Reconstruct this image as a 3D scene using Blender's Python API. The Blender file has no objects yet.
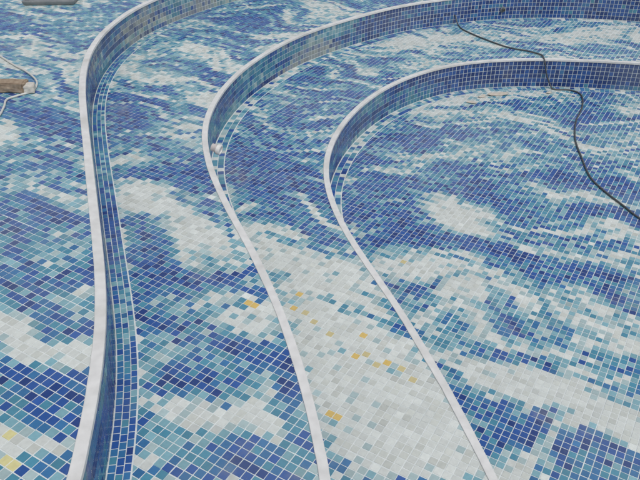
import bpy, math, random, bmesh
import numpy as np
from mathutils import Vector, noise

random.seed(7); rng = np.random.default_rng(7)
scene = bpy.context.scene
F=700.0; DEP=math.radians(34); H=1.65; STEP=0.25
THETA=math.radians(31)
T=0.0345
X0,X1,Y0,Y1=-5.2,5.8,-0.6,9.2
LV=[0,-STEP,-2*STEP,-3*STEP]

def gp(px,py,z):
    """sight line of the site survey -> point on the horizontal level z"""
    x=(px-320)/F; y=(240-py)/F
    d=Vector((x, math.cos(DEP)+y*math.sin(DEP), -math.sin(DEP)+y*math.cos(DEP)))
    k=(H-z)/(-d.z)
    return np.array([d.x*k,d.y*k])

# ---------------------------------------------------------------- step lines
C1=[(900,-30),(760,-44),(640,-52),(520,-55),(400,-50),(290,-37),(210,-20),(150,1),(120,18),(98,38),(86,60),(82,85),(84,120),(88,155),(92,195),(97,240),(101,285),(101,325),(97,370),(89,415),(80,455),(71,490),(57,540)]
C2=[(900,20),(760,4),(640,-4),(570,-7),(500,-6),(430,1),(390,8),(345,20),(300,35),(262,55),(232,78),(213,103),(204,127),(205,150),(213,178),(228,210),(250,248),(270,290),(288,335),(303,380),(315,430),(324,480),(331,530)]
C3=[(900,110),(780,80),(700,68),(640,63),(580,60),(530,59),(480,61),(440,67),(400,80),(370,97),(345,120),(330,145),(325,165),(326,185),(335,212),(350,240),(372,272),(395,305),(418,342),(445,388),(470,435),(492,480),(520,540)]
def catmull(P,n=14):
    out=[]
    for i in range(len(P)-1):
        p0=P[max(i-1,0)];p1=P[i];p2=P[i+1];p3=P[min(i+2,len(P)-1)]
        for k in range(n):
            t=k/n
            out.append(0.5*((2*p1)+(-p0+p2)*t+(2*p0-5*p1+4*p2-p3)*t*t+(-p0+3*p1-3*p2+p3)*t**3))
    out.append(P[-1]); return np.array(out)
def resample(P,step):
    s=np.concatenate([[0],np.cumsum(np.linalg.norm(np.diff(P,axis=0),axis=1))])
    n=int(s[-1]/step); q=np.linspace(0,s[-1],n+1)
    return np.stack([np.interp(q,s,P[:,0]),np.interp(q,s,P[:,1])],1)
curves=[]
for k,C in enumerate((C1,C2,C3)):
    P=[gp(a,b,LV[k]) for a,b in C]
    d=P[-1]-P[-2]; d/=np.linalg.norm(d); P.append(P[-1]+d*4.0)
    d=P[0]-P[1]; d/=np.linalg.norm(d); P.insert(0,P[0]+d*6.0)
    Q=resample(catmull(P),0.03)
    for _ in range(60):
        Q[1:-1]=0.25*Q[:-2]+0.5*Q[1:-1]+0.25*Q[2:]
    Q=resample(Q,0.03)
    tg=np.gradient(Q,axis=0); tg/=np.linalg.norm(tg,axis=1)[:,None]
    nm=np.stack([-tg[:,1],tg[:,0]],1)
    Q=Q+nm*0.014
    ok=(Q[:,0]>X0-.3)&(Q[:,0]<X1+.3)&(Q[:,1]>Y0-.3)&(Q[:,1]<Y1+.3)
    idx=np.where(ok)[0]; a,b=idx[0],idx[-1]+1
    curves.append((Q[a:b],tg[a:b],nm[a:b]))

def nearest(k,pts):
    Q=curves[k][0]; out=np.empty(len(pts),int)
    for i in range(0,len(pts),4000):
        d=((pts[i:i+4000,None,:]-Q[None])**2).sum(2); out[i:i+4000]=d.argmin(1)
    return out

# ---------------------------------------------------------------- mosaic plan
PAL={'white':(.57,.60,.575),'cream':(.52,.545,.51),'pale':(.35,.455,.465),'lteal':(.185,.36,.42),
     'teal':(.062,.230,.33),'mid':(.032,.145,.325),'royal':(.018,.078,.29),'navy':(.010,.040,.185),'gold':(.62,.44,.13),'ochre':(.53,.46,.24),'straw':(.60,.56,.28)}
PAL={k:np.array(v) for k,v in PAL.items()}
BL=[(0,30,66,40,6,8,.7),(0,60,95,25,7,8,.2),(0,38,122,38,10,10,-.9),(0,15,150,25,10,10,-.5),(0,55,184,35,6,12,.7),(0,25,160,20,5,8,.3),
(0,30,215,38,13,12,-.8),(0,70,235,20,8,12,.1),(0,20,247,30,6,14,.1),(0,35,282,55,16,20,-.9),(0,55,342,60,11,18,1.1),(0,15,315,25,8,14,.6),(0,35,380,60,15,22,-.95),
(0,15,408,25,8,16,.1),(0,55,425,45,11,24,-.75),(0,20,450,30,10,18,.3),(0,50,468,30,8,20,-.5),(0,20,20,30,8,5,-.4),(0,75,30,25,10,5,-.1),
(1,130,72,14,16,60,.5),(1,118,108,12,22,0,-.7),(1,165,55,25,8,-50,-.6),(1,200,40,30,7,-30,.2),(1,250,22,40,6,-20,-.3),(1,280,8,40,5,-10,-.2),(1,190,85,14,22,30,.4),
(1,150,150,32,16,30,-.9),(1,185,130,14,14,0,.2),(1,190,180,27,10,25,-.8),(1,135,205,36,11,25,1.),(1,190,232,45,10,22,1.),(1,150,178,20,7,25,.2),
(1,145,262,40,12,18,-.95),(1,215,280,45,11,18,-.8),(1,120,240,15,6,10,-.4),(1,245,310,45,11,16,1.1),(1,150,312,30,10,20,-.4),(1,210,348,55,14,20,-.9),
(1,150,350,25,10,14,.0),(1,265,374,30,13,16,-.9),(1,170,383,35,9,14,-.6),(1,180,414,55,12,14,1.3),(1,245,418,45,10,12,1.1),(1,260,452,50,12,16,-.8),(1,180,460,35,12,10,-.4),(1,300,425,10,20,10,-.2),
(2,430,40,50,5,-5,.9),(2,560,38,70,5,0,.6),(2,500,52,60,4,0,.1),(2,345,62,30,6,-20,.4),(2,400,55,30,5,-10,-.4),(2,300,82,30,6,-30,-.5),(2,265,105,25,8,-35,.5),
(2,240,135,14,14,-30,-.5),(2,290,120,30,8,-25,-.4),(2,270,165,40,14,10,-.9),(2,300,190,30,10,15,-.6),(2,235,180,14,14,20,-.7),(2,250,212,22,10,20,.4),(2,300,228,36,8,22,-.4),
(2,290,262,40,15,25,1.3),(2,345,285,30,14,25,1.2),(2,310,310,30,14,20,1.1),(2,345,335,45,20,20,1.4),(2,365,378,60,25,20,1.6),(2,400,420,55,22,20,1.7),(2,345,415,22,12,10,1.2),
(2,338,456,24,10,14,-.8),(2,395,476,40,6,10,-.1),(2,440,450,30,16,10,1.3),(2,322,400,12,16,10,1.0),(2,390,450,30,12,10,1.2),
(3,400,118,30,7,-15,.4),(3,480,98,50,5,0,.7),(3,560,108,60,5,6,-.7),(3,620,120,40,5,8,.6),(3,530,122,70,4,8,.8),(3,370,150,30,10,-15,-.8),(3,440,135,40,7,0,-.5),
(3,500,142,70,5,8,-.7),(3,440,155,40,4,5,.6),(3,590,152,70,5,10,.6),(3,395,188,45,12,8,-1),(3,500,176,60,6,8,-.7),(3,540,192,55,5,10,.3),(3,600,180,45,7,10,-.7),
(3,460,216,34,13,18,1.2),(3,460,242,40,6,22,-.5),(3,380,222,30,10,18,-.8),(3,425,205,12,14,30,-.6),(3,515,226,16,14,20,-.5),(3,550,212,40,7,12,-.6),(3,600,226,50,7,12,.4),(3,500,256,80,7,14,-.75),(3,405,262,30,7,15,.5),(3,470,283,75,8,16,.9),(3,590,256,50,7,12,.1),
(3,560,283,65,9,16,-.55),(3,420,302,30,8,22,-.6),(3,500,314,70,8,18,-.3),(3,610,305,50,6,16,.4),(3,480,345,55,9,20,-.7),(3,570,332,55,7,18,.1),(3,610,352,50,8,18,-.6),
(3,500,375,65,10,24,1.1),(3,570,402,65,12,22,1.1),(3,620,428,45,10,18,.8),(3,600,378,40,8,18,-.3),(3,450,385,18,7,20,-.4),(3,510,420,50,10,22,-.7),(3,580,457,60,11,20,-.7),(3,520,452,40,8,20,.3),(3,620,472,30,8,16,-.1)]
blobs=[[],[],[],[]]
for (lv,px,py,rx,ry,sl,val) in BL:
    c=gp(px,py,LV[lv]); s=math.radians(sl)
    a=gp(px+rx*math.cos(s),py+rx*math.sin(s),LV[lv])-c
    b=gp(px-ry*math.sin(s),py+ry*math.cos(s),LV[lv])-c
    blobs[lv].append((c,np.linalg.inv(np.stack([a,b],1)),val))
def field(lv,pts):
    wp=np.array([(noise.noise((x*1.6,y*1.6,lv+.3)),noise.noise((x*1.6+9,y*1.6,lv+5.3))) for x,y in pts])
    wq=np.array([(noise.noise((x*4.5,y*4.5,lv+.9)),noise.noise((x*4.5+9,y*4.5,lv+7.3))) for x,y in pts])
    sc=0.5+.12*np.clip(pts[:,1:2],0,8)
    q0=pts+wp*.13*sc+wq*.09*sc
    v=np.zeros(len(pts)); w=np.zeros(len(pts))
    for c,M,val in blobs[lv]:
        q=(q0-c)@M.T; g=np.exp(-0.62*(q**2).sum(1)); v+=g*val; w+=g
    v=v/np.maximum(w,0.95)
    an=math.radians(20); ct,st=math.cos(an),math.sin(an)
    nz=np.empty(len(pts))
    for i,(x,y) in enumerate(q0+wp*.30):
        u=x*ct-y*st; z=x*st+y*ct
        nz[i]=(noise.noise((u*.9+lv*7,z*3.2,lv*3.1))*.50+noise.noise((u*1.5,z*8,5+lv))*.82+noise.noise((u*2.8,z*17,9+lv))*.85)
    wt=np.clip(w,0,1)
    return v*.72+nz*(1.12-.2*wt)-.04
def pick(v,r,accent=False):
    v=v+rng.normal(0,.16)
    if v>.42: c='white' if r<.60 else ('cream' if r<.84 else 'pale')
    elif v>.24: c='white' if r<.30 else ('pale' if r<.72 else 'lteal')
    elif v>.04: c='lteal' if r<.54 else ('teal' if r<.66 else 'pale')
    elif v>-.20: c='teal' if r<.54 else ('lteal' if r<.78 else 'mid')
    elif v>-.42: c='mid' if r<.48 else ('royal' if r<.70 else 'teal')
    else: c='royal' if r<.54 else ('navy' if r<.76 else ('mid' if r<.92 else 'teal'))
    if v>.8: c='white' if r<.66 else 'cream' if r<.97 else 'pale'
    return PAL[c]*(1+rng.normal(0,.06))
GOLD=[(1,249,303),(1,256,304),(2,291,308),(2,304,314),(2,279,338),(2,364,337),(2,370,353),(2,377,364),(2,402,371),(2,366,352),(2,353,358),(2,388,362),(1,316,407),(2,331,412),(2,340,416),(2,413,380),(3,403,262),
 (0,14,435),(0,3,463),(0,8,466),(0,12,462),(2,332,332),(2,318,322),(2,298,296)]
golds=[[gp(a,b,LV[l]) for (l,a,b) in GOLD if l==k] for k in range(4)]

# ---------------------------------------------------------------- mesh accumulators
class Acc:
    def __init__(s): s.v=[];s.f=[];s.m=[];s.c=[]
    def tile(s,base,top,col):
        n=len(base); o=len(s.v); s.v+=base; s.v+=top
        s.f.append(tuple(range(o+n,o+2*n))); s.m.append(0); s.c.append(col)
        for i in range(n):
            j=(i+1)%n; s.f.append((o+i,o+j,o+n+j,o+n+i)); s.m.append(0); s.c.append(col)
    def poly(s,P,mi):
        o=len(s.v); s.v+=P; s.f.append(tuple(range(o,o+len(P)))); s.m.append(mi); s.c.append((.5,.5,.5))
    def build(s,name,mats):
        me=bpy.data.meshes.new(name); me.from_pydata([tuple(map(float,p)) for p in s.v],[],s.f)
        for m in mats: me.materials.append(m)
        me.polygons.foreach_set('material_index',np.array(s.m,np.int32))
        at=me.attributes.new('tile_colour','FLOAT_COLOR','FACE')
        a=np.ones((len(s.f),4),np.float32); a[:,:3]=np.array(s.c,np.float32); at.data.foreach_set('color',a.ravel())
        me.update(); ob=bpy.data.objects.new(name,me); scene.collection.objects.link(ob); return ob

def clip(P,D):
    out=[];n=len(P)
    for i in range(n):
        j=(i+1)%n
        if D[i]>=0: out.append(P[i])
        if (D[i]>=0)!=(D[j]>=0):
            t=D[i]/(D[i]-D[j]); out.append(P[i]+(P[j]-P[i])*t)
    return out
BW=[.086,.093,.093]   # where the field tiles start, measured from each riser
CUT=[-9,2.85,2.5]     # the border stops here; beyond it field tiles meet the riser
def sheet_tiles(acc,lv,hi):
    z=LV[lv]; ct,st=math.cos(THETA),math.sin(THETA)
    R=13; n=int(2*R/T); off=lv*0.017
    ii,jj=np.meshgrid(np.arange(n),np.arange(n)); ii=ii.ravel();jj=jj.ravel()
    u=(ii-n/2)*T+off; w=(jj-n/2)*T+off*.6
    su=rng.normal(0,.0009,(n//8+1,n//8+1)); sw=rng.normal(0,.0009,(n//8+1,n//8+1))
    u=u+su[ii//8,jj//8]; w=w+sw[ii//8,jj//8]
    X=u*ct+w*st+2; Y=-u*st+w*ct+4.5
    m=(X>X0)&(X<X1)&(Y>Y0)&(Y<Y1); pts=np.stack([X,Y],1)[m]
    near=[]
    for k,sg in ((lv-1,1),(lv,-1)):
        if 0<=k<=2:
            i=nearest(k,pts); Q,tg,nm=curves[k]
            o=np.full(len(pts),hi) if sg<0 else np.where(Q[i][:,1]<CUT[k],.008,BW[k])
            keep=(sg*((pts-Q[i])*nm[i]).sum(1)-o)>-0.03
            near=[(q[keep],nv[keep],s_,oo[keep]) for q,nv,s_,oo in near]
            pts=pts[keep]; i=i[keep]
            near.append((Q[i],nm[i],sg,o[keep]))
    fv=field(lv,pts); rr=rng.random(len(pts)); h=T/2-.00165
    gl=set()
    for g in golds[lv]:
        d=((pts-g)**2).sum(1); gl.add(int(d.argmin()))
    for a in range(len(pts)):
        p=pts[a]; jt=rng.normal(0,.012); c_,s_=math.cos(-THETA+jt),math.sin(-THETA+jt)
        P=[p+np.array([x*c_-y*s_,x*s_+y*c_]) for x,y in ((-h,-h),(h,-h),(h,h),(-h,h))]
        for q,nv,sg,o in near:
            D=[sg*float((v-q[a])@nv[a])-o[a] for v in P]
            if min(D)<0: P=clip(P,D)
            if len(P)<3: break
        if len(P)<3: continue
        cen=sum(P)/len(P)
        if max(np.linalg.norm(v-cen) for v in P)<.007: continue
        col=pick(fv[a],rr[a])
        if a in gl:
            col=PAL['gold'] if rng.random()<.5 else PAL['ochre']
            if lv==0: col=PAL['straw']
        tx,ty=rng.normal(0,.014,2); dz=rng.normal(0,.0002)
        acc.tile([(v[0],v[1],z) for v in P],
                 [(cen[0]+(v[0]-cen[0])*.945,cen[1]+(v[1]-cen[1])*.945,z+.0017+dz+tx*(v[0]-cen[0])+ty*(v[1]-cen[1])) for v in P],col)
def base_sheet(acc,lv):
    z=LV[lv]; xs=np.linspace(X0,X1,111); ys=np.linspace(Y0,Y1,99)
    hx=(xs[1]-xs[0])/2; hy=(ys[1]-ys[0])/2
    cen=np.array([(x+hx,y+hy) for x in xs[:-1] for y in ys[:-1]])
    near=[]
    for k,sg,o in ((lv-1,1,-.03),(lv,-1,.008)):
        if 0<=k<=2:
            i=nearest(k,cen); Q,tg,nm=curves[k]; near.append((Q[i],nm[i],sg,o))
    for a,c in enumerate(cen):
        P=[c+np.array(d) for d in ((-hx,-hy),(hx,-hy),(hx,hy),(-hx,hy))]
        for q,nv,sg,o in near:
            D=[sg*float((v-q[a])@nv[a])-o for v in P]
            if min(D)<0: P=clip(P,D)
            if len(P)<3: break
        if len(P)>=3: acc.poly([(v[0],v[1],z) for v in P],1)
def at_s(k,s,d):
    Q,tg,nm=curves[k]; f=s/0.03; i=int(min(max(f,0),len(Q)-2)); t=f-i
    return Q[i]*(1-t)+Q[i+1]*t+(nm[i]*(1-t)+nm[i+1]*t)*d
def inb(p): return X0<p[0]<X1 and Y0<p[1]<Y1
def border(acc,k):
    z=LV[k+1]; L=(len(curves[k][0])-1)*.03
    bands=[(.006,.0295),(.0325,.0555),(.0585,.0800)] if k==0 else [(.008,.045),(.049,.086)]
    for bi,(a,b) in enumerate(bands):
        s=.02+bi*.011
        while s<L-.08:
            ln=(.029 if k==0 else .040)+rng.normal(0,.0007)
            mid=at_s(k,s+ln/2,.04)
            if inb(mid) and at_s(k,s,0)[1]>=CUT[k]:
                near_=max(0,min(1,(5.5-mid[1])/2.5)) if k==0 else 0
                v=noise.noise((s*1.3,k*5,0))*.6+rng.normal(0,.22 if k==0 else .34)-.22*near_-(.12 if k==0 else -.02)
                c=PAL['white'] if v>.36 else PAL['pale'] if v>.20 else PAL['lteal'] if v>.02 else PAL['teal'] if v>-.18 else PAL['mid'] if v>-.36 else PAL['royal'] if v>-.75 else PAL['navy']
                if k==0 and near_>.5 and v>.2: c=PAL['lteal']
                P=[at_s(k,s,a),at_s(k,s+ln,a),at_s(k,s+ln,b),at_s(k,s,b)]; cen=sum(P)/4
                ar=sum(P[i][0]*P[(i+1)%4][1]-P[(i+1)%4][0]*P[i][1] for i in range(4))
                if ar<0: P=P[::-1]
                tx,ty=rng.normal(0,.01,2)
                acc.tile([(v_[0],v_[1],z) for v_ in P],[(cen[0]+(v_[0]-cen[0])*.94,cen[1]+(v_[1]-cen[1])*.94,z+.0024+tx*(v_[0]-cen[0])+ty*(v_[1]-cen[1])) for v_ in P],c*(1+rng.normal(0,.07)))
            s+=ln+.0038
def riser(acc,k):
    zt=LV[k]; zb=LV[k+1]; Q,tg,nm=curves[k]
    for i in range(len(Q)-1):
        if inb(Q[i]): acc.poly([(*Q[i],zb-.01),(*Q[i+1],zb-.01),(*Q[i+1],zt-.002),(*Q[i],zt-.002)],1)
    L=(len(Q)-1)*.03; s=.02; rows=6; rh=(STEP-.014)/rows
    while s<L-.08:
        ln=.0350
        pm=at_s(k,s,0)
        if inb(pm):
            deep=max(0,min(1,(pm[0]-.2)/1.0))
            for r in range(rows):
                z0=zb+.004+r*rh; z1=z0+rh-.0040
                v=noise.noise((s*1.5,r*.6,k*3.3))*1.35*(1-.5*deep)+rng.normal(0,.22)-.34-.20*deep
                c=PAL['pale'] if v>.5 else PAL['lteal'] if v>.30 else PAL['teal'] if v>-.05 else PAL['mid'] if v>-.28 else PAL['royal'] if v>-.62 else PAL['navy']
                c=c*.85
                du=noise.noise((s*1.1+3,k*9.1+r*.12,.5))+.45*noise.noise((s*5,r*.8,4.4))+rng.normal(0,.10)
                fade=max(0,min(1,(.5-deep)/.5))
                if du>.04 and k<2 and fade>0:
                    t=min(.8,(du-.04)*3.2)*rng.uniform(.3,1.1)*fade; t=min(t,.75); c=c*(1-t)+np.array((.34,.355,.29))*t
                tt=rng.normal(0,.0004,2)
                A=at_s(k,s,0);B=at_s(k,s+ln,0);i=.0012
                A1=at_s(k,s+i,.0024+tt[0]);B1=at_s(k,s+ln-i,.0024+tt[1])
                acc.tile([(*A,z0),(*B,z0),(*B,z1),(*A,z1)],[(*A1,z0+i),(*B1,z0+i),(*B1,z1-i),(*A1,z1-i)],c*(1+rng.normal(0,.08)))
        s+=ln+.0040

# ---------------------------------------------------------------- materials
def newmat(n):
    m=bpy.data.materials.new(n); m.use_nodes=True; nt=m.node_tree
    return m,nt,nt.nodes['Principled BSDF']
def ramp(nt,src,p0,c0,p1,c1):
    r=nt.nodes.new('ShaderNodeValToRGB'); r.color_ramp.elements[0].position=p0; r.color_ramp.elements[1].position=p1
    r.color_ramp.elements[0].color=(*c0,1); r.color_ramp.elements[1].color=(*c1,1); nt.links.new(src,r.inputs[0]); return r
def nz(nt,scale,det=4,dist=0):
    n=nt.nodes.new('ShaderNodeTexNoise'); n.inputs['Scale'].default_value=scale; n.inputs['Detail'].default_value=det; n.inputs['Distortion'].default_value=dist
    g=nt.nodes.new('ShaderNodeNewGeometry'); nt.links.new(g.outputs['Position'],n.inputs['Vector']); return n
def mix(nt,mode,fac,a,b):
    m=nt.nodes.new('ShaderNodeMix'); m.data_type='RGBA'; m.blend_type=mode
    for sock,v in ((m.inputs[0],fac),(m.inputs[6],a),(m.inputs[7],b)):
        if hasattr(v,'links'): nt.links.new(v,sock)
        elif isinstance(v,tuple): sock.default_value=(*v,1)
        else: sock.default_value=v
    return m.outputs[2]
def smudge(nt,c):
    """brownish-grey trodden-in dust, a few separate patches"""
    n=nz(nt,2.6,8,.4); n.inputs['Roughness'].default_value=.65
    r=ramp(nt,n.outputs[0],.58,(0,0,0),.73,(.50,.50,.50))
    n2=nz(nt,24,4); r2=ramp(nt,n2.outputs[0],.35,(.25,.25,.25),.65,(1,1,1))
    f=mix(nt,'MULTIPLY',1.0,r.outputs[0],r2.outputs[0])
    return mix(nt,'MIX',f,c,(.35,.34,.30))
def tile_material():
    m,nt,b=newmat('glazed_mosaic_tile')
    at=nt.nodes.new('ShaderNodeAttribute'); at.attribute_name='tile_colour'
    n1=nz(nt,60,3); r1=ramp(nt,n1.outputs[0],.3,(.93,.93,.93),.7,(1.05,1.05,1.05))
    c=mix(nt,'MULTIPLY',1.0,at.outputs['Color'],r1.outputs[0])
    n2=nz(nt,1.3,6,.6); r2=ramp(nt,n2.outputs[0],.42,(.01,.01,.01),.76,(.19,.19,.19))
    c=mix(nt,'MIX',r2.outputs[0],c,(.40,.45,.44))
    n3=nz(nt,160,2); r3=ramp(nt,n3.outputs[0],.72,(0,0,0),.80,(.25,.25,.25))
    c=mix(nt,'MIX',r3.outputs[0],c,(.45,.46,.43))
    c=smudge(nt,c)
    nt.links.new(c,b.inputs['Base Color'])
    rr=ramp(nt,n2.outputs[0],.35,(.16,.16,.16),.72,(.38,.38,.38)); nt.links.new(rr.outputs[0],b.inputs['Roughness'])
    bp=nt.nodes.new('ShaderNodeBump'); bp.inputs['Strength'].default_value=.12; bp.inputs['Distance'].default_value=.002
    n4=nz(nt,45,2); nt.links.new(n4.outputs[0],bp.inputs['Height']); nt.links.new(bp.outputs[0],b.inputs['Normal'])
    return m
def rough_mat(name,c0,c1,scale,rough=.8,bump=.2,stain=None,sm=False):
    m,nt,b=newmat(name); n=nz(nt,scale,6); r=ramp(nt,n.outputs[0],.3,c0,.7,c1); c=r.outputs[0]
    if stain:
        n2=nz(nt,scale*.15,5,.5); r2=ramp(nt,n2.outputs[0],.5,(0,0,0),.72,(.6,.6,.6)); c=mix(nt,'MIX',r2.outputs[0],c,stain)
    if sm: c=smudge(nt,c)
    nt.links.new(c,b.inputs['Base Color']); b.inputs['Roughness'].default_value=rough
    bp=nt.nodes.new('ShaderNodeBump'); bp.inputs['Strength'].default_value=bump; bp.inputs['Distance'].default_value=.004
    nt.links.new(n.outputs[0],bp.inputs['Height']); nt.links.new(bp.outputs[0],b.inputs['Normal']); return m
M_TILE=tile_material()
M_GROUT=rough_mat('cement_grout',(.56,.61,.61),(.66,.69,.69),30,.85,.3,(.44,.48,.48),True)
M_TRIM=rough_mat('white_edge_trim',(.58,.58,.57),(.69,.69,.68),22,.5,.15,(.44,.43,.40),True)
M_CONC=rough_mat('grey_concrete',(.26,.26,.25),(.36,.355,.34),6,.9,.4)
M_CABLE=rough_mat('black_rubber',(.045,.05,.055),(.09,.095,.10),60,.5,.1)
M_HOSE=rough_mat('pale_hose',(.5,.5,.47),(.6,.6,.57),40,.45,.1)
M_BRICK=rough_mat('brown_brick',(.22,.16,.11),(.38,.30,.22),40,.95,.7,(.45,.42,.37))
M_WOOD=rough_mat('wet_mortar',(.45,.43,.39),(.58,.56,.51),50,.95,.8)
M_CARD=rough_mat('torn_card',(.46,.42,.36),(.56,.52,.45),30,.9,.3)
M_GREY=rough_mat('dark_grey_plastic',(.13,.145,.155),(.20,.215,.225),20,.5,.1,(.30,.30,.29))
M_WPVC=rough_mat('white_pvc',(.60,.59,.57),(.70,.69,.67),40,.4,.05)
M_PINK=rough_mat('dusty_pink_pvc',(.42,.38,.37),(.54,.50,.48),40,.6,.2)

# ---------------------------------------------------------------- steps
def setp(ob,par): ob.parent=par
steps_lab=["upper mosaic tiled pool step with worn white edging","middle curved mosaic pool step with white edging","lowest curved mosaic step above the pool floor"]
for k in range(3):
    e=bpy.data.objects.new('pool_step',None); scene.collection.objects.link(e)
    e['label']=steps_lab[k]; e['category']='pool step'; e['group']='curved tiled pool steps'
    a=Acc(); base_sheet(a,k); sheet_tiles(a,k,.026)
    if k>0: border(a,k-1)
    t=a.build('tread',[M_TILE,M_GROUT]); setp(t,e)
    a=Acc(); riser(a,k); t=a.build('riser',[M_TILE,M_GROUT]); setp(t,e)
    Q,tg,nm=curves[k]; z=LV[k]; kw=1.15 if k==0 else 1.0
    prof=[(-.030*kw,-.001),(-.030*kw,.0045),(-.0285*kw,.006),(.0045,.0065),(.0065,.005),(.0068,-.011),(.003,-.012)]
    V=[];Fc=[];n=len(prof); rows=[i for i in range(len(Q)) if inb(Q[i])]
    for i in rows:
        wob=noise.noise((i*.09,k,2))*.0035+noise.noise((i*.5,k,12))*.0016; wz=noise.noise((i*.2,k,7))*.0010
        for (d,h) in prof:
            o=(wob if d<0 else wob*.2)
            V.append((Q[i][0]+nm[i][0]*(d+o),Q[i][1]+nm[i][1]*(d+o),z+h+(wz if h>0 else 0)))
    for i in range(len(rows)-1):
        for j in range(n-1):
            o=i*n+j; Fc.append((o,o+1,o+n+1,o+n))
    me=bpy.data.meshes.new('edge_trim'); me.from_pydata(V,[],Fc); me.materials.append(M_TRIM); me.update()
    bm=bmesh.new(); bm.from_mesh(me); bmesh.ops.recalc_face_normals(bm,faces=bm.faces); bm.to_mesh(me); bm.free()
    ob=bpy.data.objects.new('edge_trim',me); scene.collection.objects.link(ob); setp(ob,e)
a=Acc(); base_sheet(a,3); sheet_tiles(a,3,0); border(a,2)
fl=a.build('pool_floor',[M_TILE,M_GROUT]); fl['kind']='structure'

B=400; V=[(-B,-B,0),(B,-B,0),(B,B,0),(-B,B,0),(X0,Y0,0),(X1,Y0,0),(X1,Y1,0),(X0,Y1,0)]
me=bpy.data.meshes.new('ground'); me.from_pydata(V,[],[(0,1,5,4),(1,2,6,5),(2,3,7,6),(3,0,4,7)]); me.materials.append(M_CONC)
g=bpy.data.objects.new('ground',me); scene.collection.objects.link(g); g['kind']='structure'
V=[(X0,Y0,-.9),(X1,Y0,-.9),(X1,Y1,-.9),(X0,Y1,-.9),(X0,Y0,-.001),(X1,Y0,-.001),(X1,Y1,-.001),(X0,Y1,-.001)]
me=bpy.data.meshes.new('pool_wall'); me.from_pydata(V,[],[(0,1,5,4),(1,2,6,5),(2,3,7,6),(3,0,4,7)]); me.materials.append(M_GROUT)
g=bpy.data.objects.new('pool_wall',me); scene.collection.objects.link(g); g['kind']='structure'

# ---------------------------------------------------------------- loose things
def meshob(name,V,Fc,mats,parent=None,smooth=False):
    me=bpy.data.meshes.new(name); me.from_pydata([tuple(map(float,v)) for v in V],[],Fc)
    for m in mats: me.materials.append(m)
    if smooth: me.polygons.foreach_set('use_smooth',[True]*len(Fc))
    me.update(); o=bpy.data.objects.new(name,me); scene.collection.objects.link(o)
    if parent: o.parent=parent
    return o
def tube(name,pts,r,mat,sides=10):
    P=np.array(pts,float)
    C=catmull(list(P),10); s=np.concatenate([[0],np.cumsum(np.linalg.norm(np.diff(C,axis=0),axis=1))])
    q=np.linspace(0,s[-1],max(20,int(s[-1]/.012))); C=np.stack([np.interp(q,s,C[:,i]) for i in range(3)],1)
    tg=np.gradient(C,axis=0); V=[];Fc=[]
    for i,c in enumerate(C):
        t=Vector(tg[i]).normalized(); up=Vector((0,0,1)); a=t.cross(up)
        if a.length<.1: a=t.cross(Vector((0,1,0)))
        a.normalize(); b=a.cross(t)
        for j in range(sides):
            an=2*math.pi*j/sides; v=Vector(c)+a*math.cos(an)*r+b*math.sin(an)*r; V.append(v[:])
    n=len(C)
    for i in range(n-1):
        for j in range(sides):
            k=(j+1)%sides; Fc.append((i*sides+j,i*sides+k,(i+1)*sides+k,(i+1)*sides+j))
    Fc.append(tuple(range(sides))); Fc.append(tuple(range((n-1)*sides,n*sides))[::-1])
    return meshob(name,V,Fc,[mat],smooth=True)
def P3(px,py,lv,dz=0): g_=gp(px,py,LV[lv]); return (g_[0],g_[1],LV[lv]+dz)
r=.0062
def drop(px,py,k,s1=0.0):
    p=gp(px,py,LV[k]); i=int(nearest(k,np.array([p]))[0]); Q,tg,nm=curves[k]; c=Q[i]; n_=nm[i]
    t_=tg[i]
    return [(*(c-n_*.10),LV[k]+r+.005),(*(c-n_*.02),LV[k]+r+.008),(*(c+n_*.018-t_*s1*.1),LV[k]-.012),(*(c+n_*.026-t_*s1*.5),LV[k]-.13),(*(c+n_*.045-t_*s1),LV[k+1]+.03),(*(c+n_*.085-t_*s1*1.3),LV[k+1]+r+.003)]
# the cable comes out of the middle riser a hand's breadth above its foot
p=gp(452,-3,LV[1]); i=int(nearest(1,np.array([p]))[0]); c=curves[1][0][i]; n_=curves[1][2][i]
pts=[(*(c-n_*.01),LV[1]-.165),(*(c+n_*.02),LV[1]-.168),(*(c+n_*.05),LV[2]+.045),(*(c+n_*.10),LV[2]+r+.003)]+[P3(464,31,2,r+.003),P3(482,39,2,r+.003),P3(507,48,2,r+.003),P3(528,52,2,r+.003)]+drop(543,60,2,.09)+\
 [P3(570,91,3,r+.003),P3(581,96,3,r+.003),P3(582,108,3,r+.003),P3(576,122,3,r+.003),P3(575,140,3,r+.003),P3(582,160,3,r+.003),P3(590,178,3,r+.003),P3(604,192,3,r+.003),P3(622,206,3,r+.003),P3(642,221,3,r+.003),P3(680,240,3,r+.003)]
o=tube('electric_cable',pts,r,M_CABLE); o['label']='long black electric cable trailing down the tiled steps'; o['category']='cable'

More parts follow.
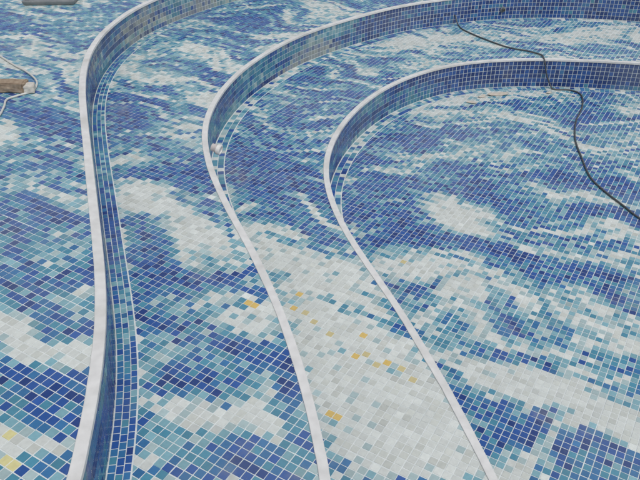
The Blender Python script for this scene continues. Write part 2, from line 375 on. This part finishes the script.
def lathe(name,prof,mat,parent,sides=24):
    V=[];Fc=[]
    for (x,rr) in prof:
        for j in range(sides):
            an=2*math.pi*j/sides; V.append((x,rr*math.cos(an),rr*math.sin(an)))
    for i in range(len(prof)-1):
        for j in range(sides):
            k=(j+1)%sides; Fc.append((i*sides+j,i*sides+k,(i+1)*sides+k,(i+1)*sides+j))
    Fc.append(tuple(range(sides))); Fc.append(tuple(range((len(prof)-1)*sides,len(prof)*sides)))
    return meshob(name,V,Fc,[mat],parent)
e=bpy.data.objects.new('pipe_fitting',None); scene.collection.objects.link(e)
lathe('pipe_body',[(-.024,.020),(-.022,.023),(0,.023),(.002,.026),(.010,.026),(.012,.023)],M_PINK,e)
lathe('end_cap',[(.012,.030),(.014,.032),(.032,.032),(.036,.028),(.036,.022),(.030,.020)],M_WPVC,e)
p=gp(216,154,LV[1]); e.location=(p[0],p[1],LV[1]+.038); e.rotation_euler=(0,math.radians(12),math.radians(-20))
e['label']='short grey pipe stub with white cap on the step edge'; e['category']='pipe fitting'

def rock(name,sx,sy,sz,mat,parent,loc,seed,rz=0):
    bm=bmesh.new(); bmesh.ops.create_cube(bm,size=1)
    bmesh.ops.bevel(bm,geom=bm.edges[:],offset=.06,segments=2,affect='EDGES')
    bmesh.ops.subdivide_edges(bm,edges=bm.edges[:],cuts=3,use_grid_fill=True)
    for v in bm.verts:
        d=noise.noise((v.co.x*3+seed,v.co.y*3,v.co.z*3))*.10+noise.noise((v.co.x*9+seed,v.co.y*9,v.co.z*9))*.05
        v.co*=1+d; v.co=Vector((v.co.x*sx,v.co.y*sy,v.co.z*sz))
    mz=min(v.co.z for v in bm.verts)
    for v in bm.verts: v.co.z-=mz
    me=bpy.data.meshes.new(name); bm.to_mesh(me); bm.free(); me.materials.append(mat)
    o=bpy.data.objects.new(name,me); scene.collection.objects.link(o); o.parent=parent; o.location=loc; o.rotation_euler=(0,0,rz); return o
e=bpy.data.objects.new('brick',None); scene.collection.objects.link(e); p=gp(12,91,0); e.location=(p[0],p[1],.003); e.rotation_euler=(0,0,math.radians(-4))
rock('brick_body',.20,.09,.06,M_BRICK,e,(0,0,0),1.2); rock('mortar_lump',.06,.085,.045,M_WOOD,e,(.12,-.005,0),4.4,.3)
e['label']='rough brown brick with dried mortar lump on tiles'; e['category']='brick'
pts=[P3(-60,20,0,.009),P3(-20,45,0,.009),P3(0,57,0,.009),P3(14,66,0,.009),P3(28,74,0,.012),P3(37,83,0,.009),P3(33,92,0,.009),P3(18,97,0,.009),P3(7,101,0,.009),P3(4,109,0,.009),P3(-4,120,0,.009),P3(-30,132,0,.009)]
o=tube('hose',pts,.0065,M_HOSE); o['label']='thin pale hose looping around the brick'; o['category']='hose'

def tray(name,w,d,h,t):
    bm=bmesh.new()
    def ring(x,y,z): return [bm.verts.new((sx*x,sy*y,z)) for sx,sy in((-1,-1),(1,-1),(1,1),(-1,1))]
    A=ring(w/2-.005,d/2-.005,0);C=ring(w/2+.006,d/2+.006,h);Dv=ring(w/2+.006,d/2+.006,h-.010)
    E=ring(w/2-t,d/2-t,h+.0);Fv=ring(w/2-.008-t,d/2-.008-t,t)
    bm.faces.new(A[::-1])
    for a_,b_ in ((A,Dv),(Dv,C),(C,E),(E,Fv)):
        for i in range(4): j=(i+1)%4; bm.faces.new((a_[i],a_[j],b_[j],b_[i]))
    bm.faces.new(Fv); bmesh.ops.bevel(bm,geom=bm.edges[:],offset=.0012,segments=1,affect='EDGES')
    me=bpy.data.meshes.new(name); bm.to_mesh(me); bm.free(); me.materials.append(M_GREY)
    o=bpy.data.objects.new(name,me); scene.collection.objects.link(o); return o
o=tray('mixing_tray',.42,.30,.035,.012); p=gp(49,5,0); o.location=(p[0],p[1]+.13,.004); o.rotation_euler=(0,0,.03)
o['label']='shallow dark grey plastic mixing tray on the tiles'; o['category']='tray'

p=gp(505,-6,LV[1]); i=int(nearest(1,np.array([p]))[0]); c=curves[1][0][i]; n_=curves[1][2][i]
e=bpy.data.objects.new('water_inlet',None); scene.collection.objects.link(e); e.location=(*(c+n_*.003),LV[1]-.15); e.rotation_euler=(0,0,math.atan2(n_[1],n_[0]))
lathe('flange',[(0,.026),(.006,.030),(.010,.026),(.010,.018)],M_GREY,e); lathe('nozzle',[(.010,.016),(.028,.015),(.03,.011),(.022,.009)],M_CABLE,e)
e['label']='small dark round water inlet set in the blue riser'; e['category']='water inlet'

def scrap(px,py,lv,sz,asp,seed,rz,lab):
    n=11; V=[];Fc=[]
    R=random.Random(seed); ring=[]
    for j in range(n):
        an=2*math.pi*j/n; q=sz*(.65+R.random()*.6); ring.append((q*math.cos(an),q*asp*math.sin(an)))
    p=gp(px,py,LV[lv])
    for zz in (0,.003):
        for (x,y) in ring: V.append((x,y,.004+zz+abs(x)*.08+R.random()*.003))
    V.append((0,0,.009)); V.append((0,0,.004))
    for j in range(n):
        k=(j+1)%n; Fc.append((j,k,n+k,n+j)); Fc.append((n+j,n+k,2*n)); Fc.append((k,j,2*n+1))
    o=meshob('card_scrap',V,Fc,[M_CARD]); o.location=(p[0],p[1],LV[lv]); o.rotation_euler=(0,0,rz)
    o['label']=lab; o['category']='debris'; o['group']='torn scraps on the pool floor'
scrap(498,95,3,.10,.40,1,.1,"large torn beige card scrap on the mosaic floor")
scrap(482,97,3,.04,.6,2,.8,"small beige scrap on the mosaic floor")
scrap(471,103,3,.05,.5,3,-.4,"small beige scrap on the mosaic floor")
scrap(549,93,3,.03,.7,4,.3,"small beige scrap on the mosaic floor")

# ---------------------------------------------------------------- light, world, camera
EL=math.radians(60); AZ=math.radians(150)
w=bpy.data.worlds.new("World"); scene.world=w; w.use_nodes=True; nt=w.node_tree; bg=nt.nodes['Background']
sk=nt.nodes.new('ShaderNodeTexSky'); sk.sky_type='NISHITA'; sk.sun_disc=False; sk.sun_elevation=EL; sk.sun_rotation=AZ; sk.dust_density=3.0; sk.air_density=1.0
hs=nt.nodes.new('ShaderNodeHueSaturation'); hs.inputs['Saturation'].default_value=.34
nt.links.new(sk.outputs[0],hs.inputs['Color']); nt.links.new(hs.outputs[0],bg.inputs['Color']); bg.inputs['Strength'].default_value=.13
sd=bpy.data.lights.new('sun','SUN'); sd.energy=1.3; sd.angle=math.radians(22); sd.color=(1,.98,.95)
so=bpy.data.objects.new('sun',sd); scene.collection.objects.link(so)
dirv=Vector((math.sin(AZ)*math.cos(EL),math.cos(AZ)*math.cos(EL),math.sin(EL)))
so.rotation_euler=dirv.to_track_quat('Z','Y').to_euler()
cd=bpy.data.cameras.new('camera'); cam=bpy.data.objects.new('camera',cd); scene.collection.objects.link(cam)
cd.sensor_width=36; cd.lens=F/640*36; cd.clip_end=2000; cam.location=(0,0,H); cam.rotation_euler=(math.pi/2-DEP,0,0)
scene.camera=cam
scene.view_settings.view_transform='Standard'; scene.view_settings.look='None'; scene.view_settings.exposure=0
